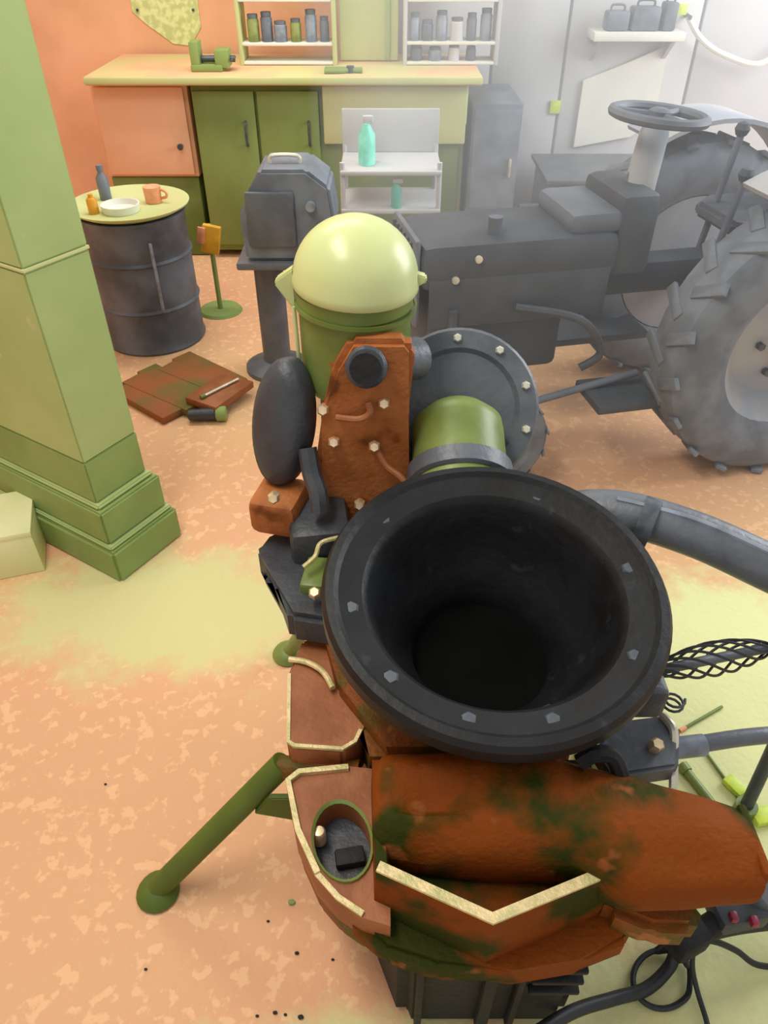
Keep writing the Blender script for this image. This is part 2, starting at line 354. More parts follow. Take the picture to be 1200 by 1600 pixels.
# white board below the ledge
b = B(); prism(b, [(1.16, 0.44), (1.16, 0.80), (1.40, 0.89), (1.62, 0.98), (1.62, 0.60), (1.5, 0.5)], 0, 0.02, 0.003, Matrix(((1, 0, 0, 0), (0, 0, -1, YB-0.012), (0, 1, 0, 0), (0, 0, 0, 1))))
obj('white_sheet', b, M_white, label='slanted white sheet leaning on the grey wall below the ledge', cat='sheet')
# hanging pale hose at right
b = B(); tube(b, [PY(1075, 25, 4.88), PY(1095, 60, 4.86), PY(1130, 85, 4.86), PY(1185, 100, 4.86), PY(1230, 70, 4.88)], 0.016, 8, 8)
ho = obj('hanging_hose', b, M_white, label='pale hose hanging in a loop on the wall at top right', cat='hose')
for q in (PY(1075, 25, 4.9), PY(1230, 70, 4.9)):
    b = B(); cyl(b, (q.x, 4.94, q.z), (q.x, 4.86, q.z-0.004), 0.012); obj('hook', b, M_mgrey, ho)
# grey locker right of the bench and low grey cabinets behind the tractor
def cabinet(name, c, s, m, label, cat, nd, door_m):
    t = thing(name, (c[0], c[1], 0), label, cat)
    b = B(); box(b, (c[0], c[1], s[2]/2), s, 0.006); obj('body', b, m, t)
    w_ = s[0]/nd
    for i in range(nd):
        x = c[0]-s[0]/2+w_*(i+.5)
        b = B(); box(b, (x, c[1]-s[1]/2-0.008, s[2]/2), (w_-0.02, 0.016, s[2]-0.05), 0.004); d = obj('door', b, door_m, t)
        b = B(); box(b, (x+w_*.33, c[1]-s[1]/2-0.024, s[2]*.62), (0.014, 0.02, 0.09), 0.004); obj('handle', b, M_steel, d)
    return t
cabinet('steel_cabinet', (0.59, 4.55, 0), (0.26, 0.55, 0.80), M_toolg, 'dark grey steel cabinet standing right of the workbench', 'cabinet', 1, M_toolg)
cabinet('low_cabinet', (1.28, 4.50, 0), (0.74, 0.5, 0.42), M_jar, 'low pale grey cabinet under the slanted white sheet', 'cabinet', 2, M_jar)
b = B(); box(b, (1.28, 4.49, 0.432), (0.80, 0.56, 0.022), 0.004); obj('cabinet_top', b, M_mgrey, label='thin grey top lying on the low pale cabinet', cat='worktop')
for i, (x, m, l) in enumerate([(0.49, M_tracd, 'dark battery box on the floor left of its twin behind the tractor'), (0.80, M_tracd, 'wide dark battery box with pale strap behind the tractor bonnet')]):
    c = V((x, 3.55, 0)); s = (0.2+0.1*i, 0.28, 0.44+0.02*i)
    t = thing('battery_box', c, l, 'box', 'dark boxes behind the tractor')
    b = B(); box(b, (x, 3.55, s[2]/2), s, 0.015); obj('case', b, m, t)
    b = B(); box(b, (x, 3.55, s[2]+0.012), (s[0]+.01, .29, .022), 0.006); obj('lid', b, M_tracd, t)
    b = B(); tube(b, [(x-.05, 3.5, s[2]+.022), (x-.045, 3.5, s[2]+.05), (x+.045, 3.5, s[2]+.05), (x+.05, 3.5, s[2]+.022)], 0.007); obj('handle', b, M_steel, t)
t = thing('crate', (1.22, 3.5, 0), 'pale grey crate with slatted sides behind the tractor bonnet', 'crate')
for k in range(4):
    b = B(); box(b, (1.22, 3.36, 0.06+k*0.115), (0.42, 0.016, 0.09), 0.003); obj('slat', b, M_jar, t)
    b = B(); box(b, (1.22, 3.64, 0.06+k*0.115), (0.42, 0.016, 0.09), 0.003); obj('slat', b, M_jar, t)
for x in (1.02, 1.42):
    b = B(); box(b, (x, 3.5, 0.24), (0.016, 0.28, 0.46), 0.003); obj('end_panel', b, M_jar, t)
b = B(); box(b, (1.22, 3.5, 0.02), (0.4, 0.26, 0.02), 0.003); obj('bottom', b, M_jar, t)

# ------------------------------------------------------------------ drum with tray, left
dx, dy = -1.09, 3.28
t = thing('oil_drum', (dx, dy, 0), 'dark grey steel drum beside the olive post', 'drum')
prof = [(0, 0), (.225, 0), (.232, .012), (.225, .03), (.225, .19), (.234, .20), (.225, .21), (.225, .40), (.234, .41), (.225, .42), (.225, .565), (.232, .575), (.232, .585), (.215, .585), (.215, .575), (0, .575)]
b = B(); lathe(b, prof, (dx, dy, 0), seg=40); obj('body', b, M_drum, t)
b = B(); cyl(b, (dx+.1, dy-.1, 0.5720), (dx+.1, dy-.1, 0.5840), .03); obj('bung', b, M_mgrey, t)
b = B(); box(b, (dx+.12, dy-.21, .36), (.012, .02, .3), .003, rz(28)); obj('strap', b, M_jar, t)
b = B(); lathe(b, [(0, 0.5860), (.21, 0.5860), (.25, 0.6080), (.253, 0.6150), (.246, 0.6150), (.208, 0.5940), (0, 0.5940)], (dx, dy, 0), seg=40)
obj('tray', b, M_cream, label='round cream tray lying on top of the steel drum', cat='tray')
b = B(); lathe(b, [(0, 0.5945), (.075, 0.5945), (.08, 0.6250), (.074, 0.6250), (.07, 0.6020), (0, 0.6020)], (dx-.02, dy-.06, 0), seg=24); obj('dish', b, M_white, label='small white dish on the round cream tray', cat='dish')
t = thing('bottle', (dx-.13, dy+.1, 0.5940), 'slim grey bottle standing at the back of the cream tray', 'bottle')
b = B(); lathe(b, [(0, 0), (.025, 0), (.025, .09), (.012, .11), (.012, .125), (0, .125)], (dx-.13, dy+.1, 0.5940), seg=14); obj('body', b, M_toolg, t)
b = B(); cyl(b, (dx-.13, dy+.1, 0.7150), (dx-.13, dy+.1, 0.7350), .014); obj('cap', b, M_toolg, t)
t = thing('spray_can', (dx-.125, dy-.09, 0.5940), 'short orange can on the left of the cream tray', 'can')
b = B(); lathe(b, [(0, 0), (.022, 0), (.022, .055), (.014, .065), (0, .065)], (dx-.125, dy-.09, 0.5940), seg=14); obj('body', b, M_orange, t)
b = B(); cyl(b, (dx-.125, dy-.09, 0.6580), (dx-.125, dy-.09, 0.6720), .01); obj('cap', b, M_orange, t)
b = B(); cyl(b, (dx+.09, dy+.06, 0.5960), (dx+.09, dy+.06, 0.6600), .035, .038); cu = obj('cup', b, M_pink, label='small peach cup at the back of the cream tray', cat='cup')
b = B(); tube(b, [(dx+.12, dy+.06, 0.6500), (dx+.15, dy+.05, 0.6400), (dx+.15, dy+.05, 0.6200), (dx+.12, dy+.06, 0.6100)], .006); obj('handle', b, M_pink, cu)
# yellow packet leaning on the drum's side post
q = PY(325, 376, 3.5)
t = thing('tool_stand', (q.x, 3.55, 0), 'thin olive stand holding the yellow packet beside the drum', 'stand')
b = B(); cyl(b, (q.x, 3.55, 0.012), (q.x, 3.55, q.z+.06), .012); obj('pole', b, M_olived, t)
b = B(); cyl(b, (q.x, 3.55, 0), (q.x, 3.55, .014), .11, .10, 24); obj('base', b, M_olived, t)
t = thing('packet', (q.x, 3.52, q.z-.07), 'yellow packet with peach flap clipped to the thin olive stand', 'packet')
b = B(); box(b, (q.x+.01, 3.52, q.z), (.085, .03, .13), .004, Matrix.Rotation(math.radians(12), 3, 'Y')); obj('body', b, M_yellow, t)
b = B(); box(b, (q.x-.03, 3.50, q.z+.025), (.035, .012, .075), .003, Matrix.Rotation(math.radians(12), 3, 'Y')); obj('flap', b, M_pink, t)

# low clutter on the floor between drum and engine
t = thing('plank_stack', PZ(300, 600, 0), 'low stack of rusty brown boards on the floor before the drum', 'boards')
for k in range(5):
    c = PZ(232+k*24, 634-k*12, 0.0)
    b = B(); box(b, (c.x, c.y, .018+.003*(k % 2)), (.10, .34+.05*(k % 3), .03), .004, rz(50+5*(k % 2))); obj('board', b, M_rust, t)
c = PZ(342, 600, .09)
b = B(); box(b, (c.x, c.y, .052), (.16, .24, .03), .004, rz(-30)); obj('board', b, M_irl, t)
p0, p1 = PZ(320, 618, .075), PZ(372, 592, .075)
b = B(); cyl(b, p0, p1, .006, None, 10); rd = obj('steel_rod', b, M_steel, label='thin bright steel rod lying across the brown boards', cat='rod')
b = B(); cyl(b, p0, p0+(p0-p1)*.12, .009, None, 10); obj('tip', b, M_oliveir, rd)
c = PZ(318, 652, 0.02)
t = thing('hand_grinder', (c.x, c.y, 0), 'small dark hand tool on the floor below the steel rod', 'tool')
b = B(); cyl(b, (c.x-.06, c.y, .03), (c.x+.05, c.y+.01, .03), .022, .026, 14, .005); obj('body', b, M_dgrey, t)
b = B(); cyl(b, (c.x+.05, c.y+.01, .03), (c.x+.09, c.y+.012, .03), .03, .03, 18, .004); obj('head', b, M_olived, t)

# grey tool case on a pedestal behind the engine
x0, y0 = -0.36, 2.95
t = thing('pedestal_stand', (x0, y0, 0), 'dark grey pedestal stand behind the cream domed cap', 'stand')
b = B(); lathe(b, [(0, 0), (.14, 0), (.14, .02), (.06, .05), (.06, .50), (.0, .50)], (x0-.11, y0, 0), seg=24); obj('column', b, M_mgrey, t)
b = B(); box(b, (x0-.03, y0, .515), (.36, .30, .03), .008); obj('plate', b, M_mgrey, t)
t = thing('machine_case', (x0, y0, .53), 'grey boxy machine case on the pedestal stand left of the dome', 'case')
b = B(); prism(b, [(-.18, .532), (.14, .532), (.17, .66), (.15, .80), (.07, .86), (-.10, .86), (-.14, .80), (-.19, .70)], -.13, .13, .012, Matrix(((1, 0, 0, x0+.01), (0, 0, -1, y0), (0, 1, 0, 0), (0, 0, 0, 1)))); obj('body', b, M_toolg, t)
b = B(); box(b, (x0-.06, y0-.14, .69), (.18, .02, .20), .008); obj('front_panel', b, M_mgrey, t)
b = B(); cyl(b, (x0+.09, y0-.13, .74), (x0+.09, y0-.155, .74), .018); obj('knob', b, M_jar, t)
b = B(); tube(b, [(x0-.06, y0-.03, .86), (x0-.05, y0-.03, .885), (x0+.04, y0-.03, .885), (x0+.05, y0-.03, .86)], .007); obj('handle', b, M_steel, t)

# pale trolley with turquoise bottles
t = thing('trolley', (0.0, 3.55, 0), 'pale grey trolley behind the cream domed cap', 'trolley')
for z in (.70, .54, .2):
    b = B(); box(b, (0.03, 3.55, z), (.44, .34, .02), .006); obj('shelf', b, M_wallg, t)
for sx in (-.18, .24):
    for sy in (-.15, .15):
        b = B(); cyl(b, (sx, 3.55+sy, .05), (sx, 3.55+sy, .74), .011); l = obj('leg', b, M_wallg, t)
        b = B(); cyl(b, (sx-.012, 3.55+sy, .026), (sx+.012, 3.55+sy, .026), .026); obj('caster', b, M_dgrey, l)
b = B(); box(b, (0.03, 3.70, .80), (.44, .012, .18), .004); obj('back_board', b, M_wallg, t)
for (x, y, z, r, h, m, l) in [(-.075, 3.50, .711, .05, .19, M_turq, 'turquoise bottle with pale nozzle on the grey trolley'), (.055, 3.42, .551, .032, .12, M_teal, 'small teal bottle on the lower trolley shelf')]:
    t = thing('spray_bottle', (x, y, z), l, 'bottle')
    b = B(); lathe(b, [(0, 0), (r, 0), (r, h*.6), (r*.45, h*.8), (r*.45, h*.84), (0, h*.84)], (x, y, z), seg=18, sy=.75); obj('body', b, m, t)
    b = B(); box(b, (x+.006, y, z+h*.92), (.045, .022, h*.17), .005); obj('nozzle', b, M_wallg, t)

# ------------------------------------------------------------------ grey tractor
TA = math.radians(12)
hd = V((-math.cos(TA), -math.sin(TA), 0)); lf = V((math.sin(TA), -math.cos(TA), 0))   # forward, near side
T0 = V((1.28, 2.62, 0))                                                             # under the rear axle's middle
def T(f, s, z): return T0 + hd*f + lf*s + V((0, 0, z))
TR = Matrix((hd, lf, V((0, 0, 1)))).transposed()
trac = thing('tractor', T0, 'small old grey tractor with open steering wheel at the right', 'tractor')
def tbox(name, f, s, z, sf, ss, sz, m, bev=.01, par=None):
    b = B(); box(b, T(f, s, z), (sf, ss, sz), bev, TR); return obj(name, b, m, par or trac)
def wheel(name, f, s, R, wd, lugs):
    c = T(f, s, R); side = 1 if s > 0 else -1
    o = lf*side
    b = B(); h = wd/2
    lathe(b, [(R*.58, -h*.7), (R*.70, -h), (R*.90, -h*.95), (R*.97, -h*.7), (R*.985, 0), (R*.97, h*.7), (R*.90, h*.95), (R*.70, h), (R*.58, h*.7), (R*.55, 0), (R*.58, -h*.7)], c, o, 48)
    ty = obj('tyre', b, M_tyre, trac)
    bb = B(); box(bb, (0, 0, 0), (R*.035, R*.085, wd*.58), .004, Matrix.Rotation(.5, 3, 'X')); dm = me(bb, 'lug')
    for k in range(lugs):
        for sg in (-1, 1):
            a = 2*pi*(k+.25*(sg+1))/lugs
            F3 = frame(o).to_4x4()
            mw = Matrix.Translation(c) @ F3 @ Matrix.Rotation(a, 4, 'Z') @ Matrix.Translation((R*.975, 0, sg*wd*.24)) @ Matrix.Diagonal((1, sg, 1, 1))
            inst('lug', dm, M_tyre, mw, ty)
    b = B(); lathe(b, [(0, h*.30), (R*.14, h*.34), (R*.16, h*.1), (R*.42, -h*.1), (R*.56, h*.5), (R*.585, h*.68), (R*.60, h*.6), (R*.57, h*.3), (R*.57, -h*.7), (0, -h*.7)], c, o, 40); rim = obj('rim', b, M_fender, trac)
    bb = B(); cyl(bb, (0, 0, 0), (0, 0, .018), R*.03, None, 6); dm = me(bb, 'nut')
    for k in range(6):
        a = 2*pi*k/6; mw = Matrix.Translation(c) @ frame(o).to_4x4() @ Matrix.Translation((R*.25*math.cos(a), R*.25*math.sin(a), h*.05))
        inst('wheel_nut', dm, M_boltd, mw, rim)
wheel('rear', 0, .36, .47, .22, 18); wheel('rear', 0, -.40, .47, .22, 18)
wheel('front', 1.02, .33, .20, .11, 14); wheel('front', 1.02, -.33, .20, .11, 14)
tbox('bonnet', .90, 0, .73, .66, .34, .16, M_tracd, .045)
tbox('bonnet_side', .90, .165, .62, .60, .012, .16, M_tracd, .004)
tbox('bonnet_side', .90, -.165, .62, .60, .012, .16, M_tracd, .004)
g = tbox('grille', 1.235, 0, .68, .02, .30, .28, M_trac, .01)
for k in range(6): tbox('grille_bar', 1.25, -.11+k*.044, .68, .012, .014, .25, M_tracd, .003, g)
tbox('motor_block', .95, 0, .46, .48, .24, .26, M_tracd, .03)
tbox('gearbox', .36, 0, .60, .72, .12, .12, M_tracd, .03)
tbox('front_axle', 1.02, 0, .21, .07, .58, .06, M_trac, .01)
tbox('axle_post', 1.02, 0, .30, .08, .10, .16, M_trac, .01)
b = B(); cyl(b, T(0, -.42, .47), T(0, .42, .47), .07, None, 20); obj('rear_axle', b, M_tracd, trac)
tbox('footplate', .42, .25, .27, .44, .20, .03, M_tracd, .006); tbox('footplate', .42, -.25, .27, .44, .20, .03, M_tracd, .006)
tbox('footplate_bracket', .30, .2, .35, .03, .08, .2, M_tracd, .004)
tbox('dash', .52, 0, .78, .14, .30, .26, M_tracd, .03)
tbox('fuel_tank', .66, 0, .83, .18, .30, .07, M_trac, .025)
# steering wheel
sc_ = PY(1030, 180, 2.52); ax = (hd*-0.08 + V((0, 0, 1))).normalized()
pb = T(.50, 0, .88)
b = B(); cyl(b, pb, sc_, .022, None, 14); obj('steering_column', b, M_trac, trac)
b = B(); lathe(b, [(0, -.22), (.05, -.22), (.045, -.05), (.03, 0.0), (0, 0.0)], sc_, ax, 16); obj('column_housing', b, M_fender, trac)
b = B(); Fm = frame(ax); ring = [sc_ + Fm @ V((.14*math.cos(2*pi*k/36), .14*math.sin(2*pi*k/36), 0)) for k in range(36)]
tube(b, ring, .016, 8, 0, closed=True); sw = obj('steering_wheel', b, M_trac, trac)
for k in range(3):
    a = 2*pi*k/3+.3; b = B(); cyl(b, sc_, sc_ + Fm @ V((.135*math.cos(a), .135*math.sin(a), 0)), .011, None, 8); obj('spoke', b, M_trac, sw)
b = B(); lathe(b, [(0, -.02), (.035, -.02), (.035, .012), (.02, .02), (0, .02)], sc_, ax, 18); obj('hub', b, M_trac, sw)
# seat, lever, fenders, rods
b = B(); prism(b, [(-.16, -.19), (.10, -.19), (.18, -.12), (.18, .12), (.10, .19), (-.16, .19)], .0, .05, .015, Matrix.Translation(T(-.02, 0, .74)) @ TR.to_4x4()); st = obj('seat', b, M_mgrey, trac)
b = B(); prism(b, [(-.17, 0), (.17, 0), (.15, .28), (.09, .34), (-.09, .34), (-.15, .28)], -.03, .03, .015, Matrix.Translation(T(-.17, 0, .78)) @ TR.to_4x4() @ Matrix(((0, 0, 1, 0), (1, 0, 0, 0), (0, 1, 0, 0), (0, 0, 0, 1)))); obj('backrest', b, M_trac, trac)
tbox('seat_post', -.02, 0, .65, .07, .07, .2, M_tracd, .01)
for s in (.36, -.40):
    b = B(); n = 14; vs = []
    for k in range(n+1):
        a = math.radians(62+k*88/n)
        for (r, o) in ((.53, -.13), (.53, .13), (.545, .13), (.545, -.13)):
            vs.append(b.verts.new(T(r*math.cos(a), s+o, .47+r*math.sin(a))))
    for k in range(n):
        for j in range(4): b.faces.new((vs[4*k+j], vs[4*k+(j+1) % 4], vs[4*k+4+(j+1) % 4], vs[4*k+4+j]))
    b.faces.new(vs[:4][::-1]); b.faces.new(vs[-4:]); obj('fender', b, M_fender, trac)
for (f_, s_, h_) in ((.22, .12, .34), (.12, -.10, .42)):
    b = B(); cyl(b, T(f_, s_, .56), T(f_-.05, s_, .58+h_), .012, None, 10); lv = obj('gear_lever', b, M_trac, trac)
    b = B(); lathe(b, [(0, -.025), (.018, -.018), (.025, 0), (.018, .018), (0, .025)], T(f_-.05, s_, .6+h_), (0, 0, 1), 12); obj('knob', b, M_tracd, lv)
b = B(); tube(b, [T(.92, .19, .60), T(.70, .22, .55), T(.60, .21, .42), T(.66, .20, .36)], .014); obj('fuel_line', b, M_tracd, trac)
b = B(); cyl(b, T(.98, .10, .79), T(.98, .10, .86), .022, None, 14); obj('exhaust_stub', b, M_trac, trac)
b = B(); cyl(b, T(1.12, .17, .16), T(1.12, .17, .60), .016, None, 10); obj('front_strut', b, M_tracd, trac)
b = B(); cyl(b, T(1.04, .20, .20), T(.45, .22, .33), .014, None, 10); obj('track_rod', b, M_trac, trac)
for (f_, z_) in ((1.05, .76), (1.12, .70)):
    b = B(); lathe(b, [(0, 0), (.012, 0), (.012, .008), (0, .012)], T(f_, .172, z_), lf, 10); obj('bonnet_catch', b, M_steel, trac)

# ------------------------------------------------------------------ the brown engine on its stand
eng = thing('engine', (0.17, 0.62, 0), 'brown cast iron engine with wide black bell housing on a splayed leg stand', 'engine')
# black sump on the floor
b = B(); prism(b, [(.03, .455), (.33, .455), (.36, .60), (.34, .75), (0.0, .75), (-.03, .60)], 0.0, .33, .02); su = obj('sump', b, M_black2, eng)
for x, w_ in ((.06, .012), (.175, .022), (.225, .012)):
    b = B(); box(b, (x, .449, .165), (w_, .024, .30), .004); obj('rib', b, M_black2, su)
for z in (.19, .235, .28):
    b = B(); box(b, (.285, .45, z), (.085, .018, .012), .003); obj('fin', b, M_black2, su)
# left lobe: flat plate with machined rim and oval port
def closed_rim(poly, z, wd, h, m, name, par, close=True):
    b = B(); n = len(poly); P = [V((p[0], p[1], 0)) for p in poly]
    inn = []
    for i in range(n):
        a = P[i-1] if (close or i > 0) else P[i]-(P[i+1]-P[i]); c_ = P[(i+1) % n] if (close or i < n-1) else P[i]+(P[i]-P[i-1])
        d1 = (P[i]-a).normalized(); d2 = (c_-P[i]).normalized(); nn = V((-(d1+d2).y, (d1+d2).x, 0)).normalized()
        inn.append(P[i]+nn*wd)
    zz = [p[2] if len(p) > 2 else 0 for p in poly]
    vs = [[b.verts.new(V((p.x, p.y, z+zz[i]+hh))) for i, p in enumerate(L_)] for L_, hh in ((P, 0), (P, h), (inn, h), (inn, 0))]
    for i in range(n if close else n-1):
        j = (i+1) % n
        for k in range(4): b.faces.new((vs[k][i], vs[k][j], vs[(k+1) % 4][j], vs[(k+1) % 4][i]))
    if not close:
        b.faces.new([vs[k][0] for k in range(4)]); b.faces.new([vs[k][-1] for k in range(3, -1, -1)])
    return obj(name, b, m, par)
lobe = [(-.176, .715), (-.155, .735), (-.065, .745), (-.02, .74), (.01, .70), (.01, .472), (-.035, .485), (-.075, .51), (-.112, .548), (-.150, .62)]
hole_c = V((-.070, .607, 0)); hx, hy = .047, .066
b = B(); outer = [b.verts.new((p[0], p[1], .385)) for p in lobe]; hn = 28
def hp(k, s=1.0):
    a = 2*pi*k/hn; x, y = hx*s*math.cos(a), hy*s*math.sin(a); r_ = math.radians(-14*-1)
    return hole_c + V((x*math.cos(r_)-y*math.sin(r_), x*math.sin(r_)+y*math.cos(r_), 0))
inner = [b.verts.new(hp(k) + V((0, 0, .385))) for k in range(hn)]
es = [b.edges.new((outer[i], outer[(i+1) % len(outer)])) for i in range(len(outer))] + [b.edges.new((inner[i], inner[(i+1) % hn])) for i in range(hn)]
bmesh.ops.triangle_fill(b, use_beauty=True, edges=es)
for v in list(outer): pass
ext = bmesh.ops.extrude_face_region(b, geom=list(b.faces)); bmesh.ops.translate(b, verts=[v for v in ext['geom'] if isinstance(v, bmesh.types.BMVert)], vec=(0, 0, -.07))
lo = obj('side_casting', b, M_irl, eng)
closed_rim([p for p in lobe[-2:]] + [lobe[0], lobe[1], lobe[2]], .384, -.010, .010, M_edge, 'machined_rim', lo, False)
closed_rim([lobe[k] for k in (6, 7, 8, 9)], .384, -.009, .006, M_edge, 'machined_rim', lo, False)
b = B(); prism(b, [(p[0]*1.0+.004, p[1]) for p in lobe], .26, .318, .006); obj('side_skirt', b, M_iron, eng)
b = B(); 
vs = [[b.verts.new(hp(k, s_)+V((0, 0, z_))) for k in range(hn)] for s_, z_ in ((1.0, .387), (1.09, .391), (1.09, .384), (1.0, .384))]
for i in range(hn):
    for k in range(4): b.faces.new((vs[k][i], vs[k][(i+1) % hn], vs[(k+1) % 4][(i+1) % hn], vs[(k+1) % 4][i]))
obj('port_rim', b, M_oliveir, lo)
b = B(); vs = [b.verts.new(hp(k, 1.0)+V((0, 0, .335))) for k in range(hn)]; vs2 = [b.verts.new(hp(k, 1.0)+V((0, 0, .325))) for k in range(hn)]
b.faces.new(vs); b.faces.new(vs2[::-1])
for i in range(hn): b.faces.new((vs[i], vs2[i], vs2[(i+1) % hn], vs[(i+1) % hn]))
obj('port_plate', b, M_dgrey, lo)
b = B(); box(b, (hole_c.x+.012, hole_c.y-.01, .345), (.05, .03, .02), .004, rz(10)); obj('port_block', b, M_black2, lo)
q = PZ(498, 1300, .375); b = B(); lathe(b, [(0, -.03), (.012, -.03), (.012, 0), (.009, .004), (0, .005)], q, (0, 0, 1), 16); obj('port_bolt', b, M_bolt, lo)
# flank behind the slot, with bright edge
flank = [(-.178, .775), (-.165, .765), (-.075, .758), (-.05, .775), (-.04, .80), (.02, .95), (-.02, 1.05), (-.17, 1.02), (-.192, .93)]
b = B(); prism(b, flank, .30, .415, .006); fl = obj('flank_casting', b, M_irl, eng)
closed_rim([flank[8], flank[0], flank[1], flank[2], flank[3], flank[4]], .412, .007, .006, M_edge, 'machined_rim', fl, False)
b = B(); tube(b, [PZ(452, 1030, .42), PZ(480, 1035, .425), PZ(505, 1050, .43), PZ(520, 1075, .43)], .006); obj('oil_pipe', b, M_edge, fl)
# trough with V-shaped machined rim
tr = [(-.012, .512), (.155, .437), (.342, .506), (.35, .70), (-.02, .70)]
b = B(); n = len(tr)
def ringv(off, z):
    c0 = V((.16, .58, 0)); return [b.verts.new(V((p[0], p[1], z)) + (c0-V((p[0], p[1], 0))).normalized()*off) for p in tr]
rs = [ringv(.0, .30), ringv(-.004, .38), ringv(0, .478), ringv(.018, .478), ringv(.03, .40)]
for a, c_ in zip(rs, rs[1:]):
    for k in range(n): b.faces.new((a[k], a[(k+1) % n], c_[(k+1) % n], c_[k]))
b.faces.new(rs[0][::-1]); b.faces.new(rs[-1]); tro = obj('crankcase', b, M_irond, eng)
closed_rim([tr[0], tr[1], tr[2]], .4775, .016, .006, M_edge, 'machined_rim', tro, False)
# front lip below the V
b = B(); prism(b, [(-.06, .50), (.0, .452), (.08, .428), (.20, .425), (.30, .44), (.39, .468), (.40, .56), (-.06, .56)], .285, .345, .012); obj('front_flange', b, M_irond, eng)
# hump casting: lofted housing running to the right
b = B(); rows = []; nx, na = 40, 32
for i in range(nx+1):
    u = i/nx; x = -.018 + u*.565
    yb = .70 - .025*u - .075*max(0, (u-.50)/.50)**1.1
    sm = min(1, max(0, (u-.50)/.22)); sm = sm*sm*(3-2*sm)
    yf = .545 - .025*math.sin(min(u/.5, 1)*pi/2) - .052*sm + .004*max(0, (u-.75)/.25)
    zt = .545 + .018*math.sin(u*pi) - .005*u
    zb = .36 + .07*max(0, (u-.5)/.5)
    cy, cz, ry, rz_ = (yb+yf)/2, (zt+zb)/2, (yb-yf)/2, (zt-zb)/2
    if u < .06: k_ = .72 + .28*math.sqrt(max(0, 1-(1-u/.06)**2)); ry *= k_; rz_ *= k_
    row = []
    for j in range(na):
        a = 2*pi*j/na; e = .72
        ca, sa = math.cos(a), math.sin(a)
        p = V((x, cy + ry*abs(ca)**e*(1 if ca > 0 else -1), cz + rz_*abs(sa)**e*(1 if sa > 0 else -1)))
        for (dx_, dy_, rx_, rr_, dp) in ((.075, .60, .075, .024, .050), (.045, .545, .09, .022, .040), (.30, .62, .03, .035, .012), (.43, .50, .10, .03, .018)):
            if p.z > cz:
                g_ = math.exp(-((p.x-dx_)/rx_)**2-((p.y-dy_)/rr_)**2); p.z -= dp*g_
        p.z += .006*noise.noise(p*18)
        row.append(b.verts.new(p))
    rows.append(row)
for a, c_ in zip(rows, rows[1:]):
    for j in range(na): b.faces.new((a[j], a[(j+1) % na], c_[(j+1) % na], c_[j]))
b.faces.new(rows[0][::-1]); b.faces.new(rows[-1]); hump = obj('gear_housing', b, M_irond, eng, sharp=50)
b = B(); box(b, (.549, .537, .487), (.014, .11, .095), .006); obj('end_cover', b, M_irond, hump)
b = B(); prism(b, [(.345, .49), (.41, .462), (.475, .46), (.50, .50), (.47, .56), (.35, .56)], .33, .40, .014); obj('lower_lug', b, M_iron, eng)
q = PZ(568, 1188, .55)
for (x_, y_) in ((775, 1187),):
    q = PZ(x_, y_, .553); b = B(); cyl(b, q-V((0, 0, .02)), q+V((0, 0, .006)), .006, None, 6); obj('set_screw', b, M_oliveir, hump)
# stand leg with foot
b = B(); p0, p1 = V((-.469, .69, .018)), V((-.19, .776, .345)); cyl(b, p0, p1, .024, None, 16); lg = obj('stand_leg', b, M_legol, eng)
b = B(); cyl(b, p1-(p1-p0).normalized()*.012, V((-.045, .755, .352)), .022, None, 16); obj('stand_socket', b, M_iron, lg)
b = B(); lathe(b, [(0, 0), (.042, 0), (.045, .006), (.04, .016), (.022, .03), (0, .034)], (-.472, .688, 0), seg=20); obj('foot', b, M_legol, lg)
b = B(); prism(b, [(-.25, .245), (-.215, .30), (-.155, .30), (-.12, .20)], -.006, .006, .002, Matrix(((1, 0, 0, 0), (0, 0, -1, .735), (0, 1, 0, 0), (0, 0, 0, 1)))); obj('gusset', b, M_legol, lg)
q0 = V((.55, .98, 0)); b = B(); cyl(b, (.50, 1.0, .015), (.30, .93, .40), .019, None, 16); l2 = obj('stand_leg', b, M_oliveir, eng)
b = B(); lathe(b, [(0, 0), (.042, 0), (.045, .006), (.04, .016), (.022, .03), (0, .034)], (.505, 1.0, 0), seg=20); obj('foot', b, M_oliveir, l2)
b = B(); cyl(b, (-.26, 1.32, .015), (-.1, 1.2, .42), .019, None, 16); l3 = obj('stand_leg', b, M_oliveir, eng)
b = B(); lathe(b, [(0, 0), (.042, 0), (.045, .006), (.04, .016), (.022, .03), (0, .034)], (-.262, 1.322, 0), seg=20); obj('foot', b, M_oliveir, l3)
# main block under the bell housing
b = B(); prism(b, [(-.02, .72), (.33, .72), (.36, .9), (.32, 1.32), (-.14, 1.36), (-.17, 1.05), (-.06, .9)], .24, .44, .03); obj('engine_block', b, M_iron, eng)

